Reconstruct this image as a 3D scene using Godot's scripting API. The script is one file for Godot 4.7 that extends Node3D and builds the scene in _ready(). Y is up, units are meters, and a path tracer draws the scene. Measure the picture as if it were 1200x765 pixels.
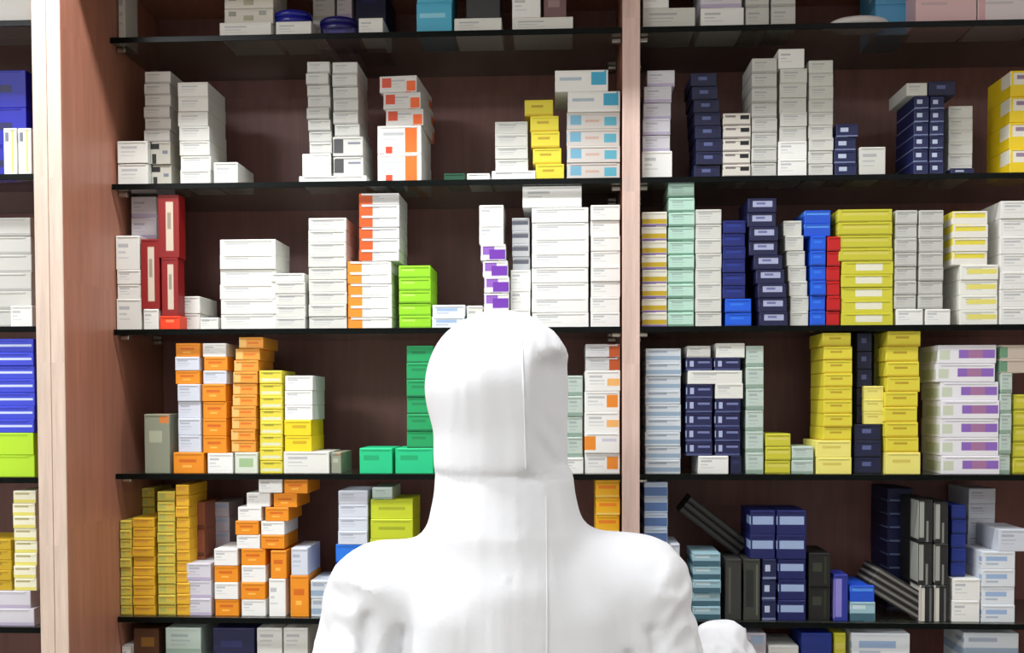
extends Node3D
# Pharmacy shelving seen from behind a person in a white hooded coverall. Units are metres; the shelf fronts lie at z = 0.

const SHELF_TOP := [2.32, 2.03, 1.74, 1.45, 1.16, 0.87, 0.58, 0.29]
const SHELF_WORD := ["topmost shelf", "second shelf", "third shelf", "fourth shelf", "fifth shelf", "lowest shelf"]
const ORDINAL := ["lowest", "second", "third", "fourth", "fifth", "sixth", "seventh", "eighth", "ninth", "tenth", "eleventh", "twelfth"]

# Stacks of cartons: shelf, base height, left edge, width, height of one, how many, depth, front, turn, offset of each (mm), print, description
const STACKS := [
	[0, 2320, -1158.5, 160.8, 60, 2, 120, 88, 0, [], "w", "white carton at the far left edge"],
	[1, 2030, -1200.6, 156.2, 73.74, 3, 90, 28, 0, [], "cobalt", "cobalt blue stack at the far left edge"],
	[1, 2030, -1056.5, 26.9, 90.15, 1, 50, 88, 0, [], "wyl", "upright white carton with yellow lines, far left edge"],
	[1, 2030, -1027.9, 26.8, 89.71, 1, 50, 88, 0, [], "wyl", "yellow-lined upright white carton against the cream panel"],
	[2, 1740, -1184.2, 164.3, 35.73, 6, 105, 63, 0, [], "gl", "grey striped stack at the far left edge"],
	[2, 1740, -1048.3, 43.8, 40.69, 1, 22, 88, 0, [], "w", "small white carton before grey stack, far left"],
	[3, 1450, -1175.2, 169.8, 42.85, 2, 105, 88, 0, [], "lime2", "lime carton pair at the far left edge"],
	[3, 1535.7, -1172.7, 169.4, 25.91, 7, 105, 88, 0, [], "blueline", "blue white-lined stack above lime cartons, far left"],
	[4, 1160, -1163.6, 153.4, 34.28, 2, 105, 88, 0, [0.0, -6.8], "lilacw", "white and lilac pile at the far left edge"],
	[4, 1228.6, -1050.5, 45.8, 24.33, 8, 105, 88, 0, [], "wyl2", "pale yellow stack against the cream panel"],
	[4, 1228.6, -1162.1, 107.4, 19.96, 5, 105, 88, 0, [], "gold", "gold stack at the far left edge"],
	[0, 2320, -885.2, 15.7, 120, 1, 60, -40, 0, [], "gl2", "slim grey upright carton near the left panel"],
	[0, 2320, -667.9, 105.2, 29.96, 1, 105, -14, 0, [], "w2", "flat cream carton under the spotted stack"],
	[0, 2350, -660.5, 100.2, 30.01, 3, 105, -20, 0, [], "spot", "spotted grey-white stack left of the blue tin"],
	[0, 2320, -554.1, 72.1, 29.66, 1, 105, -14, 0, [], "w2", "flat white carton under the blue oval tin"],
	[0, 2320, -459.9, 64.9, 14.42, 1, 105, -14, 0, [], "navyp", "flat navy carton under the lower blue tin"],
	[0, 2320, -498.7, 46.1, 60, 2, 105, -90, 0, [], "gl", "grey-white stack behind the two blue tins"],
	[0, 2320, -449, 31.9, 60, 2, 105, -90, 0, [], "lilacw", "pinkish white stack behind lower blue tin"],
	[0, 2320, -388, 49.4, 33.19, 1, 105, -14, 0, [], "w2", "small white carton in front of navy carton"],
	[0, 2320, -410, 63.6, 60, 2, 120, -90, 0, [], "navy", "navy stack behind small white carton"],
	[0, 2320, -272.1, 71, 60, 2, 105, -14, 0, [], "sky", "light blue stack near top centre"],
	[0, 2320, -197.9, 94.4, 28.82, 1, 105, -14, 0, [], "w2", "flat white carton right of the light blue stack"],
	[0, 2348.8, -174.1, 67.3, 91.18, 1, 105, -14, 0, [], "dgrey", "dark grey carton on flat white carton"],
	[0, 2320, -83.4, 120.6, 27.85, 1, 105, -14, 0, [], "w2", "wide flat white carton left of the post"],
	[0, 2347.8, -83.2, 57, 46.08, 2, 105, -14, 0, [], "w", "white pair on the wide flat carton"],
	[0, 2347.8, -21.2, 45.1, 46.08, 2, 105, -14, 0, [], "mauve", "mauve brown pair on the wide flat carton"],
	[0, 2320, 172.1, 102.6, 40.89, 1, 105, -14, 0, [], "gl2", "flat grey carton just right of the post"],
	[0, 2360.9, 172, 51.3, 39.55, 2, 105, -14, 0, [], "w", "white pair on flat grey carton by post"],
	[0, 2320, 284.6, 84, 38.72, 1, 105, -14, 0, [], "w", "bright white carton in the lilac-topped stack"],
	[0, 2358.7, 284.5, 80.6, 40.21, 2, 105, -14, 0, [], "lilacw", "lilac white pair topping bright white carton"],
	[0, 2320, 371.7, 45.9, 39.18, 3, 105, -14, 0, [], "gl", "left of two grey-white columns near top"],
	[0, 2320, 420.9, 47.5, 38.8, 3, 105, -14, 0, [], "gl", "right of two grey-white columns near top"],
	[0, 2320, 636.9, 73.3, 60, 2, 105, -70, 0, [], "sky2", "light blue carton behind the white pouch"],
	[0, 2320, 695.9, 116, 109.29, 1, 105, -14, 0, [], "pink", "pale pink carton at the upper right"],
	[0, 2320, 813.5, 126.5, 106.46, 1, 105, -14, 0, [], "pinkw", "white pink-edged carton in the upper right corner"],
	[1, 2030, -879.9, 63, 44.46, 2, 105, -14, 0, [], "gl2", "low grey-white pair nearest the left panel"],
	[1, 2030, -818.3, 42.2, 45.26, 2, 105, -30, 0, [], "blk", "black-marked pair at the base of grey column"],
	[1, 2120.5, -830.9, 54.5, 23.67, 6, 105, -30, 0, [0.0, 1.8, 0.0, 1.8, 0.0, 1.8], "gl", "grey column left of the tallest left pair"],
	[1, 2030, -753.5, 62.6, 29.13, 7, 105, -14, 0, [1.7, 1.7, 0.0, 0.0, -1.7, 0.0, -1.7], "gl2", "grey-white column right of the black-marked boxes"],
	[1, 2030, -683.1, 50.3, 43.72, 1, 105, -14, 0, [], "gl2", "lone small grey-white carton beside grey columns"],
	[1, 2030, -510.3, 137.3, 13.74, 1, 105, -14, 0, [], "w2", "flat white carton beneath the twin grey columns"],
	[1, 2043.7, -503.2, 58.4, 44.34, 1, 105, -14, 0, [], "w", "white base carton of left twin column"],
	[1, 2088.1, -493.6, 46.3, 22.72, 8, 105, -14, 0, [5.1, 3.4, 1.7, 0.0, 1.7, 0.0, -1.7, 1.7], "gl", "left of the twin tall grey columns"],
	[1, 2043.7, -441.2, 61.7, 38.56, 2, 105, -14, 0, [], "gq", "dark-square pair at base of right twin column"],
	[1, 2120.9, -442, 51.3, 24.66, 6, 105, -14, 0, [3.4, 1.7, 1.7, 0.0, 0.0, 0.0], "gl", "right of the twin tall grey columns"],
	[1, 2030, -352.1, 88.6, 55.58, 2, 150, -14, 0, [], "wo1", "white orange-patched pair under the tilted carton"],
	[1, 2141.2, -341.2, 76.6, 32.94, 3, 150, -14, -4, [6.8, 3.4, -1.7], "wo2", "tilted grey carton run with orange-red squares"],
	[1, 2030, -219.5, 42.4, 15.59, 1, 105, -14, 0, [], "dgreen", "flat dark green carton at shelf centre"],
	[1, 2030, -173.7, 45.7, 14.96, 1, 105, -14, 0, [], "w", "small flat white carton beside dark green one"],
	[1, 2030, -124.6, 87.7, 19.05, 1, 105, -14, 0, [], "w", "flat white carton beneath the small grey-white stack"],
	[1, 2049.1, -118.1, 65.9, 24.66, 4, 105, -20, 0, [], "gl2", "small grey-white stack left of yellow stack"],
	[1, 2030, -38.4, 57.1, 31.63, 5, 105, -14, 0, [0.0, -5.0, -8.4, -10.1, -21.8], "yel", "staggered yellow stack left of blue-marked boxes"],
	[1, 2030, 23.7, 105.5, 32.95, 4, 130, -14, 0, [], "gb", "blue-cornered grey stack left of the post"],
	[1, 2161.8, 25.4, 103.8, 39.83, 1, 130, -14, 0, [], "wb", "white blue-ended carton on the blue-cornered stack"],
	[1, 2201.6, 0.3, 105.3, 41.94, 1, 130, -14, 0, [], "wb", "topmost white blue-ended carton jutting out leftwards"],
	[1, 2030, 170.8, 59.9, 53.51, 1, 105, -14, 0, [], "w", "bright white carton at the foot beside post"],
	[1, 2083.5, 172.3, 54.8, 31.48, 5, 105, -14, 0, [0.0, 0.0, 1.7, 1.7, 8.3], "lilacw", "lilac-grey column right of the post"],
	[1, 2030, 273.6, 51.3, 25.52, 8, 105, -14, 0, [0.0, 3.3, 3.3, 1.7, 0.0, -1.7, -5.0, -8.3], "navyl", "navy zigzag column right of the post"],
	[1, 2030, 328.3, 54.5, 25.13, 5, 105, -14, 0, [], "blk2", "cream black-spotted stack beside the navy zigzag"],
	[1, 2030, 384.2, 49.3, 28.77, 8, 105, -14, 0, [], "gl", "grey column right of the black-spotted stack"],
	[1, 2030, 435.6, 55.8, 34.77, 2, 105, -14, 0, [], "w", "bright white pair at foot of tallest column"],
	[1, 2099.5, 438.3, 52.5, 27.97, 5, 105, -14, 0, [], "gl2", "pale part of the tallest column, upper right"],
	[1, 2239.4, 434.6, 50.8, 37.84, 1, 105, -14, 0, [], "w", "bright white carton capping the tallest column"],
	[1, 2030, 494.2, 47.4, 24.98, 9, 105, -14, 0, [], "gl2", "grey column right of the tallest column"],
	[1, 2030, 543.7, 42.5, 25.23, 4, 105, -14, 0, [0.0, 0.0, 0.0, 3.3], "navyw", "short navy white-lined stack beside grey column"],
	[1, 2030, 591.2, 50.5, 55.79, 1, 105, -14, 0, [], "gl2", "lone white carton right of short navy stack"],
	[1, 2030, 695, 29.2, 25.45, 6, 105, -14, 0, [], "navyw", "left navy dotted column of the capped pair"],
	[1, 2030, 725.8, 27.5, 25.36, 6, 105, -14, 0, [], "navyw", "right navy dotted column of the capped pair"],
	[1, 2182.7, 679.6, 40.5, 24.68, 1, 105, -14, 0, [], "gl2", "grey carton lying on the left navy dotted column"],
	[1, 2182.2, 721.7, 51.7, 27.61, 1, 105, -14, 0, [], "navyl", "navy carton lying on the right navy dotted column"],
	[1, 2030, 771.5, 47.6, 23.43, 6, 105, -45, 0, [], "w2", "white stack right of the navy dotted columns"],
	[1, 2030, 763.8, 45.2, 11.48, 1, 30, -10, 0, [], "navyw", "flat navy carton in front of white stack"],
	[1, 2030, 877.2, 65.8, 49.52, 4, 105, -14, 0, [], "yelw", "yellow and white stack at the right edge"],
	[2, 1740, -885.2, 52.1, 62.8, 1, 105, -14, 0, [], "w2", "bottom white carton near left panel"],
	[2, 1802.8, -885.2, 49.4, 29.18, 2, 105, -14, 0, [1.5, 1.5], "w2", "white pair near left panel, below jutting carton"],
	[2, 1861.2, -885.2, 50.2, 68.5, 1, 105, -14, 0, [], "w2", "jutting white carton near left panel"],
	[2, 1929.7, -873.3, 53.7, 43.83, 2, 105, -60, 0, [], "lilacw", "lilac white pair leaning behind red cartons"],
	[2, 1740, -794.1, 41.9, 27.36, 1, 40, -8, 0, [], "redo", "orange-red carton at the foot of red pile"],
	[2, 1740, -827.2, 31.5, 41.3, 1, 60, -8, 0, [], "w2", "small white carton under the red uprights"],
	[2, 1781.3, -832.1, 38.5, 140.37, 1, 40, -10, 0, [], "redv", "leaning red upright carton beside white stack"],
	[2, 1767.4, -790.5, 34.9, 116.39, 1, 36, -10, 0, [], "redv", "lower red white-panelled upright carton"],
	[2, 1883.7, -796, 43.6, 126.07, 1, 36, -10, 0, [], "redv", "upper dark red white-panelled upright carton"],
	[2, 1740, -766.3, 39.1, 35.39, 2, 105, -50, 0, [], "w2", "short white pair right of red pile"],
	[2, 1740, -714.3, 38.4, 23.93, 1, 105, -14, 0, [], "w2", "flat white carton left of wide white stack"],
	[2, 1740, -673.3, 114.6, 30.05, 6, 105, -14, 0, [1.7, 1.7, 0.0, 0.0, 0.0, 0.0], "w2", "wide white stack left of centre"],
	[2, 1740, -560.9, 62.3, 23.61, 4, 105, -14, 0, [], "gl2", "low grey stack under overhanging carton"],
	[2, 1834.4, -569, 69.2, 17.06, 1, 105, -14, 0, [], "w2", "overhanging flat white carton beside wide stack"],
	[2, 1740, -492.9, 77.5, 24.56, 9, 105, -14, 0, [], "gl2", "tall grey-white stack left of orange-striped cartons"],
	[2, 1740, -414, 89.2, 22.3, 6, 105, -14, 0, [], "wos", "lower orange-ended white stack left of lime"],
	[2, 1873.8, -390.7, 82.1, 22.5, 6, 105, -14, 0, [], "wos2", "upper orange-ended grey stack left of lime"],
	[2, 1740, -311, 64.9, 24.91, 5, 105, -14, 0, [], "lime", "lime green stack near shelf centre"],
	[2, 1740, -244.6, 66.5, 23.11, 2, 105, -14, 0, [], "wbl", "low white blue-lettered pair beside lime stack"],
	[2, 1740, -174.7, 32.3, 44.17, 1, 105, -14, 0, [], "w2", "small white carton between blue-lettered and purple stacks"],
	[2, 1740, -140.7, 49.2, 37.12, 1, 105, -14, 0, [], "w", "white base carton under the purple-marked stack"],
	[2, 1777.1, -140.5, 50.8, 32.01, 4, 105, -14, 0, [0.0, 0.0, -3.4, -6.8], "wpur", "purple-marked white stack above the hood"],
	[2, 1905.2, -150.3, 49.1, 38.7, 2, 105, -14, 0, [], "w", "plain white pair topping the purple-marked stack"],
	[2, 1740, -88.9, 40.9, 38.78, 3, 105, -30, 0, [], "w", "white base of the narrow stack above hood"],
	[2, 1856.3, -85.2, 35.8, 25.82, 4, 105, -30, 0, [], "blk3", "narrow grey stack between purple and white stacks"],
	[2, 1740, -45.6, 112.8, 29.49, 8, 105, -14, 0, [], "w", "bright wide white stack left of the post"],
	[2, 1975.9, -63.9, 117.7, 42.01, 1, 105, -14, 0, [], "w", "bright white carton topping the widest stack"],
	[2, 1740, 70.5, 58.7, 29.99, 8, 105, -14, 0, [], "w", "bright narrow white stack against the post"],
	[2, 1740, 171, 50.1, 28.18, 8, 105, -14, 0, [], "ypur", "yellow and purple striped stack by the post"],
	[2, 1740, 222.7, 51.6, 27.97, 10, 105, -14, 0, [], "mint", "mint green column right of striped stack"],
	[2, 1740, 276, 51.5, 28.66, 8, 105, -14, 0, [], "gl2", "grey-white column right of mint column"],
	[2, 1740, 334.4, 51.4, 26.96, 2, 105, -14, 0, [], "blue", "bright blue pair at base of blue column"],
	[2, 1793.9, 329.1, 44.7, 25.53, 6, 105, -14, 0, [], "navyb", "dark blue column beside slanting navy stack"],
	[2, 1740, 399.1, 55.9, 27.57, 9, 105, -8, 0, [0.0, -1.6, -3.3, -6.6, -11.5, -19.7, -19.7, -23.0, -23.0], "navyd", "slanting navy and white stack"],
	[2, 1740, 461.1, 36.3, 29.54, 7, 105, -20, 0, [0.0, 0.0, -1.7, -3.3, -6.6, -9.9, -13.2], "gl2", "pale stack between navy and bright blue"],
	[2, 1740, 499.3, 29.6, 29.25, 6, 105, -14, 0, [], "blue", "bright blue stack left of red stack"],
	[2, 1915.5, 488.6, 51, 25.37, 2, 105, -20, 0, [], "blue2", "wide blue pair above the red stack"],
	[2, 1740, 530.6, 26.3, 28.93, 6, 105, -14, 0, [], "red", "narrow red stack beside yellow stack"],
	[2, 1740, 558.6, 99.8, 24.99, 5, 105, -14, 0, [], "yelwl", "white-labelled lower yellow cartons beside red stack"],
	[2, 1865, 551.3, 104.6, 25.2, 4, 105, -14, 0, [1.6, 0.0, 0.0, 0.0], "yolive", "plain upper yellow cartons beside red stack"],
	[2, 1740, 663.7, 52.2, 31.66, 1, 105, -14, 0, [], "w", "bright base of left pale column"],
	[2, 1771.7, 661.2, 42.4, 27.37, 7, 105, -14, 0, [], "gl", "left of two pale columns beside yellow"],
	[2, 1740, 719.2, 48.8, 31.3, 1, 105, -14, 0, [], "w", "bright base of right pale column"],
	[2, 1771.3, 706.8, 47.1, 27.34, 7, 105, -14, 0, [], "gl", "right of two pale columns beside yellow"],
	[2, 1740, 785.4, 72.9, 29.11, 4, 105, -14, 0, [], "wyel", "lower white yellow-lined stack near right edge"],
	[2, 1856.4, 769.8, 68, 25.93, 4, 105, -14, 0, [], "wyel2", "upper white yellow-lined stack near right edge"],
	[2, 1740, 860.9, 85.4, 34.1, 7, 105, -14, 0, [], "w", "bright white stack at the right edge"],
	[3, 1450, -831.2, 52.8, 120.11, 1, 60, -14, 0, [], "olgrey", "grey-green upright carton near left panel"],
	[3, 1450, -771.9, 63.2, 42.37, 1, 105, -14, 0, [], "or", "orange base carton of left checkered column"],
	[3, 1492.4, -762, 47.3, 34.47, 4, 105, -14, 0, [], "gbl", "pale block of left checkered column"],
	[3, 1630.3, -766, 50.8, 27.5, 3, 105, -14, 0, [], "or,gbl,or", "orange-white top of left checkered column"],
	[3, 1450, -701.7, 52.5, 40.65, 1, 105, -14, 0, [], "w", "white base carton of right checkered column"],
	[3, 1490.6, -711.2, 49, 34.86, 4, 105, -14, 0, [0.0, 0.0, 0.0, 0.0], "or", "orange block of right checkered column"],
	[3, 1630.1, -710, 48.9, 27.46, 3, 105, -14, 0, [0.0, 1.7, 0.0], "gbl,or,w", "white-orange top of right checkered column"],
	[3, 1450, -645.7, 47.1, 42.38, 1, 105, -14, 0, [], "wgn", "white-green base carton under amber column"],
	[3, 1492.4, -653, 50.5, 23.18, 10, 105, -14, 0, [0.0, 0.0, 1.7, 1.7, 3.5, 3.5, 5.2, 7.0, 10.5, 17.4], "amber", "amber column leaning beside the checkered columns"],
	[3, 1450, -594.3, 47, 25.89, 8, 105, -14, 0, [], "yelgr", "yellow lined column right of amber column"],
	[3, 1450, -546.3, 93.7, 44.11, 1, 105, -14, 0, [], "w2", "wide white base carton under white-yellow stack"],
	[3, 1494.1, -544.1, 55.5, 31.75, 2, 105, -14, 0, [], "yel2", "yellow pair under white cartons"],
	[3, 1557.6, -543.4, 57.2, 29.68, 3, 105, -14, 0, [0.0, 0.0, 1.7], "w", "white trio on the yellow pair"],
	[3, 1450, -449.2, 20.8, 42.4, 1, 105, -14, 0, [], "olgrey", "small olive carton left of green cartons"],
	[3, 1450, -392.1, 67.2, 50.96, 1, 105, -14, 0, [], "teal", "bright green carton at lower left of green stack"],
	[3, 1450, -319.8, 77.3, 50.95, 1, 105, -14, 0, [], "teal", "bright green base carton beneath the green stack"],
	[3, 1500.9, -296.7, 54.8, 34.05, 6, 105, -14, 0, [], "green", "tall green stack beside the hood"],
	[3, 1450, 23.1, 33.8, 32.27, 1, 80, -14, 0, [], "w", "flat white carton beside hood"],
	[3, 1482.3, 23.2, 32.2, 40.64, 4, 80, -20, 0, [], "mintg", "grey-green stack partly behind the hood"],
	[3, 1450, 58.6, 70.6, 40.92, 5, 105, -14, 0, [], "wor1,wor2,wor3,wor1,wor3", "white orange-dotted stack left of the post"],
	[3, 1654.6, 60.4, 68.8, 26.1, 2, 105, -14, 0, [], "worg", "grey pair topping the orange-dotted stack"],
	[3, 1450, 178.1, 70.3, 27.53, 9, 105, -14, 0, [], "gblue", "blue-grey banded column right of the post"],
	[3, 1450, 282, 60.1, 35.73, 1, 105, -14, 0, [], "w", "white base carton beneath the navy grid"],
	[3, 1450, 345.4, 21.6, 35.74, 1, 105, -14, 0, [], "navy", "small navy carton at foot of navy grid"],
	[3, 1485.7, 258.4, 51.7, 28.25, 5, 105, -14, 0, [], "navyg", "left column of the navy grid"],
	[3, 1485.7, 315.2, 49.9, 28.15, 4, 105, -14, 0, [], "navyg", "right column of the navy grid"],
	[3, 1598.3, 315, 54.9, 30.18, 1, 105, -14, 0, [], "w2", "white carton on the right navy column"],
	[3, 1627, 261.6, 106.5, 26.73, 1, 105, -14, 0, [], "w2", "wide white carton across the navy grid"],
	[3, 1653.7, 258.2, 51.6, 25.27, 1, 105, -14, 0, [], "navyg", "left navy carton above the wide white one"],
	[3, 1653.7, 313.1, 51.5, 25.02, 1, 105, -14, 0, [], "navyg", "right navy carton above the wide white one"],
	[3, 1679, 259.8, 46.6, 23.46, 1, 105, -14, 0, [], "gl", "grey carton capping the left navy column"],
	[3, 1678.8, 316.4, 56.5, 28.42, 1, 105, -14, 0, [], "w2", "cream carton capping the right navy column"],
	[3, 1450, 375, 34.8, 41.99, 6, 105, -14, 0, [], "mintg", "pale mint column right of the navy grid"],
	[3, 1450, 413.5, 49.7, 26.46, 3, 105, -14, 0, [], "yolive", "low olive-yellow stack right of mint column"],
	[3, 1450, 465, 43, 27.11, 2, 105, -14, 0, [], "mintg", "low mint pair left of tall yellow column"],
	[3, 1450, 511.2, 69.3, 32.96, 2, 105, -14, 0, [], "ylight", "pale yellow pair beneath the tall yellow column"],
	[3, 1515.9, 525.3, 55.9, 26.27, 8, 105, -14, 0, [0.0, 0.0, 0.0, 0.0, 0.0, 0.0, 0.0, -3.3], "yel", "tall yellow column left of navy boxes"],
	[3, 1450, 588.5, 52.9, 32.45, 3, 105, -25, 0, [], "navyl", "navy trio between the yellow columns"],
	[3, 1547.3, 596.8, 29.9, 36.02, 5, 105, -40, 0, [], "navyl", "dark navy column between the yellow columns"],
	[3, 1547.3, 606.3, 39.6, 25.14, 3, 13, -26, 0, [], "ylight", "pale yellow trio left of right yellow column"],
	[3, 1450, 641.9, 22, 56.52, 1, 80, -75, 0, [], "olive", "olive carton behind the pale yellow trio"],
	[3, 1506.5, 640.9, 23.6, 55.75, 4, 80, -75, 0, [], "olive", "olive column behind pale yellow trio"],
	[3, 1450, 646.3, 67.2, 42.5, 1, 105, -14, 0, [], "ylight", "pale base carton of right yellow column"],
	[3, 1492.5, 645.2, 63.8, 29.52, 8, 105, -14, 0, [1.6, 0.0, -1.6, 0.0, 3.3, 1.6, 0.0, 3.3], "yel", "right tall yellow column"],
	[3, 1450, 748.5, 112.2, 35.93, 7, 105, -14, 0, [4.9, 3.3, 1.6, 3.3, 1.6, -4.9, -3.3], "wpurb", "white purple-banded stack near right edge"],
	[3, 1450, 864.2, 22.7, 39.32, 5, 105, -14, 0, [], "mintg", "grey-green column right of purple-banded stack"],
	[3, 1646.6, 862.9, 48.5, 27.23, 2, 105, -14, 0, [], "pinkg", "pinkish pair topping the grey-green column"],
	[3, 1450, 891.3, 59.9, 31.03, 5, 105, -16, 0, [], "yolive", "olive-yellow column at the right edge"],
	[4, 1160, -885.2, 24.2, 19.35, 10, 105, -14, 0, [], "yol2", "yellow-olive column nearest the left panel"],
	[4, 1160, -859.2, 46, 19.88, 10, 105, -14, 0, [], "amby", "amber-yellow column beside yellow-olive column"],
	[4, 1160, -885.2, 28.6, 20.81, 12, 100, -125, 0, [], "yol2", "taller yellow column behind the amber-yellow one"],
	[4, 1160, -807.6, 37, 21.06, 12, 105, -14, 0, [], "yol2", "tall yellow-olive column with green tint"],
	[4, 1160, -768.7, 28.2, 22.22, 12, 105, -14, 0, [], "amby", "tall amber-yellow column beside reddish carton"],
	[4, 1160, -754.4, 28.8, 56.85, 4, 105, -60, 0, [], "rbrown", "reddish brown column right of yellow columns"],
	[4, 1160, -748.5, 51, 35.75, 3, 105, -14, 0, [], "lilacw", "low lilac white trio beside checkered pile"],
	[4, 1160, -747.1, 51.9, 31.55, 7, 100, -125, 0, [], "lilacw2", "grey-lilac column behind low trio"],
	[4, 1160, -690.3, 49.1, 34.26, 4, 105, -14, 0, [], "or,w,or,w", "left column of the leaning checkered pile"],
	[4, 1297, -645, 48.9, 28.38, 5, 105, -14, 0, [0.0, -1.7, 3.5, 21.0, 47.2], "w,or,w,w,w", "left upper run of the leaning checkered pile"],
	[4, 1160, -635.9, 50.8, 34.33, 4, 105, -14, 0, [], "w,or,w,or", "right column of the leaning checkered pile"],
	[4, 1297.3, -594.3, 48.8, 28, 5, 105, -14, 0, [0.0, 0.0, 8.7, 26.1, 48.8], "or,w,or,or,or", "right upper run of the leaning checkered pile"],
	[4, 1160, -578.5, 34.9, 76.98, 1, 105, -14, 0, [], "w", "white carton under a bright orange one"],
	[4, 1237, -574.4, 33.2, 57.12, 1, 105, -14, 0, [], "or", "bright orange carton beside leaning checkered pile"],
	[4, 1160, -534.8, 38.3, 84.18, 1, 105, -14, 0, [], "or", "rust orange carton left of pale carton"],
	[4, 1244.2, -532.4, 34.8, 55.31, 1, 105, -14, 0, [], "gbl", "white carton on rust orange one"],
	[4, 1160, -493, 47, 37.05, 2, 105, -14, 0, [], "gblue", "low blue-grey pair beside the shoulder"],
	[4, 1160, -442.3, 57.2, 48.95, 3, 105, -14, 0, [], "bluew", "bright blue cartons behind the left shoulder"],
	[4, 1306.9, -436.2, 60.5, 27.09, 4, 105, -14, 0, [], "gbl", "pale stack on blue cartons behind left shoulder"],
	[4, 1160, -371, 86.3, 39.7, 6, 105, -14, 0, [], "ylime", "yellow-green stack behind left shoulder"],
	[4, 1398.2, -366.7, 41.4, 23.96, 1, 105, -14, 0, [], "mintg", "small grey-green carton on yellow-green stack"],
	[4, 1160, 80.5, 48.7, 34.57, 8, 105, -14, 0, [], "ambr", "amber yellow stack behind right shoulder by post"],
	[4, 1160, 176.7, 47.1, 30.37, 9, 105, -14, 0, [], "gblue2", "blue-grey striped column right of the post"],
	[4, 1160, 227.3, 20.2, 37.88, 4, 105, -14, 0, [], "gbl", "pale narrow stack behind right shoulder"],
	[4, 1160, 272.6, 55.3, 26.63, 5, 105, -14, 0, [], "tealg", "teal-grey banded stack beside right shoulder"],
	[4, 1160, 336.3, 31.7, 121.57, 1, 105, -14, 0, [], "charc", "left upright charcoal carton"],
	[4, 1160, 371.4, 33.4, 121.76, 1, 105, -14, 0, [], "charc2", "right upright charcoal carton"],
	[4, 1160, 408.1, 28.3, 40.65, 3, 105, -14, 0, [], "navyw", "narrow navy stack beside charcoal cartons"],
	[4, 1160, 439.7, 54.8, 40.72, 3, 105, -14, 0, [], "navyband", "navy silver-banded stack under two navy pairs"],
	[4, 1281.9, 384.7, 50, 47.95, 2, 105, -16, 0, [], "navyband", "left navy pair above charcoal cartons"],
	[4, 1282.2, 435.9, 58.1, 48.02, 2, 105, -14, 0, [], "navyband", "right navy pair above silver-banded stack"],
	[4, 1160, 499.5, 43.1, 67.12, 2, 105, -14, 0, [], "black", "black pair right of navy stacks"],
	[4, 1160, 547.7, 28.1, 92.35, 1, 60, -14, 0, [], "bluep", "slim blue-purple upright carton"],
	[4, 1160, 579.3, 49.5, 38.7, 1, 105, -14, 0, [], "tealg", "flat teal carton under the small blue one"],
	[4, 1198.7, 579, 47.9, 32.01, 1, 105, -14, 0, [], "blue2", "small blue carton on flat teal one"],
	[4, 1160, 688, 52.1, 28.02, 9, 110, -130, 0, [], "navyw2", "navy column behind the sliding striped cartons"],
	[4, 1160, 714.3, 26.3, 71.52, 1, 105, -14, 0, [], "bwv", "left lower black and white upright carton"],
	[4, 1160, 742.2, 26.2, 71.7, 1, 105, -14, 0, [], "bwv", "right lower black and white upright carton"],
	[4, 1231.5, 710, 29.5, 84.59, 2, 105, -14, 0, [], "bwv2", "left upper grey-black upright pair"],
	[4, 1231.7, 741.1, 27.8, 82.03, 2, 105, -14, 0, [], "bwv2", "right upper grey-black upright pair"],
	[4, 1160, 776.5, 53.9, 42.71, 2, 105, -14, 0, [], "w", "bright white pair below blue column"],
	[4, 1245.4, 779.9, 29.6, 28.42, 5, 105, -30, 0, [], "blue3", "blue column above bright white pair"],
	[4, 1160, 831.8, 65.2, 34.82, 4, 105, -14, 0, [], "wbl", "white stack at lower right"],
	[4, 1299.3, 863.5, 56.9, 43.51, 1, 105, -14, 0, [], "gbl", "grey-white carton topping white stack, right"],
	[4, 1160, 849, 55.1, 31.62, 8, 110, -125, 0, [], "gbl", "tall grey-white column behind white stack"],
	[5, 870, -885.2, 18.8, 45.37, 5, 105, -14, 0, [], "w2", "cream stack at the lower left corner"],
	[5, 870, -866, 53.6, 65.09, 4, 105, -30, 0, [], "brown", "brown stack along lower left edge"],
	[5, 870, -793.4, 74.2, 52.95, 5, 105, -14, 0, [], "mintg", "pale green stack along bottom edge"],
	[5, 870, -694.5, 86.2, 88.54, 3, 105, -14, 0, [], "navy", "navy stack along bottom edge"],
	[5, 870, -604.8, 52.6, 53.25, 5, 105, -14, 0, [], "gl2", "left grey-white stack along bottom edge"],
	[5, 870, -550.5, 50.7, 53.34, 5, 105, -14, 0, [], "gl2", "right grey-white stack along bottom edge"],
	[5, 870, 357.2, 60.2, 52.87, 5, 105, -14, 0, [], "lilacw2", "grey-lilac stack along bottom edge beside sleeve"],
	[5, 870, 420.8, 60.1, 59.87, 4, 105, -14, 0, [], "w", "white stack along bottom edge right of sleeve"],
	[5, 870, 485.8, 59.9, 66.37, 4, 105, -14, 0, [], "blue3", "blue stack along bottom edge"],
	[5, 870, 549, 23.2, 66.47, 4, 105, -14, 0, [], "yolive", "olive stack along bottom edge"],
	[5, 870, 582.2, 114, 53.32, 5, 105, -14, 0, [], "wbl", "wide white stack along bottom edge"],
	[5, 870, 799.8, 106.3, 53.69, 5, 105, -14, 0, [], "gblue", "white blue-grey stack along bottom right edge"],
]

var M := {}
var used := {}
var rng := RandomNumberGenerator.new()

# ------------------------------------------------------------------ helpers
func numbered(called: String) -> String:
	if not used.has(called):
		used[called] = 0
		return called
	used[called] += 1
	return "%s_%03d" % [called, used[called]]

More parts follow.
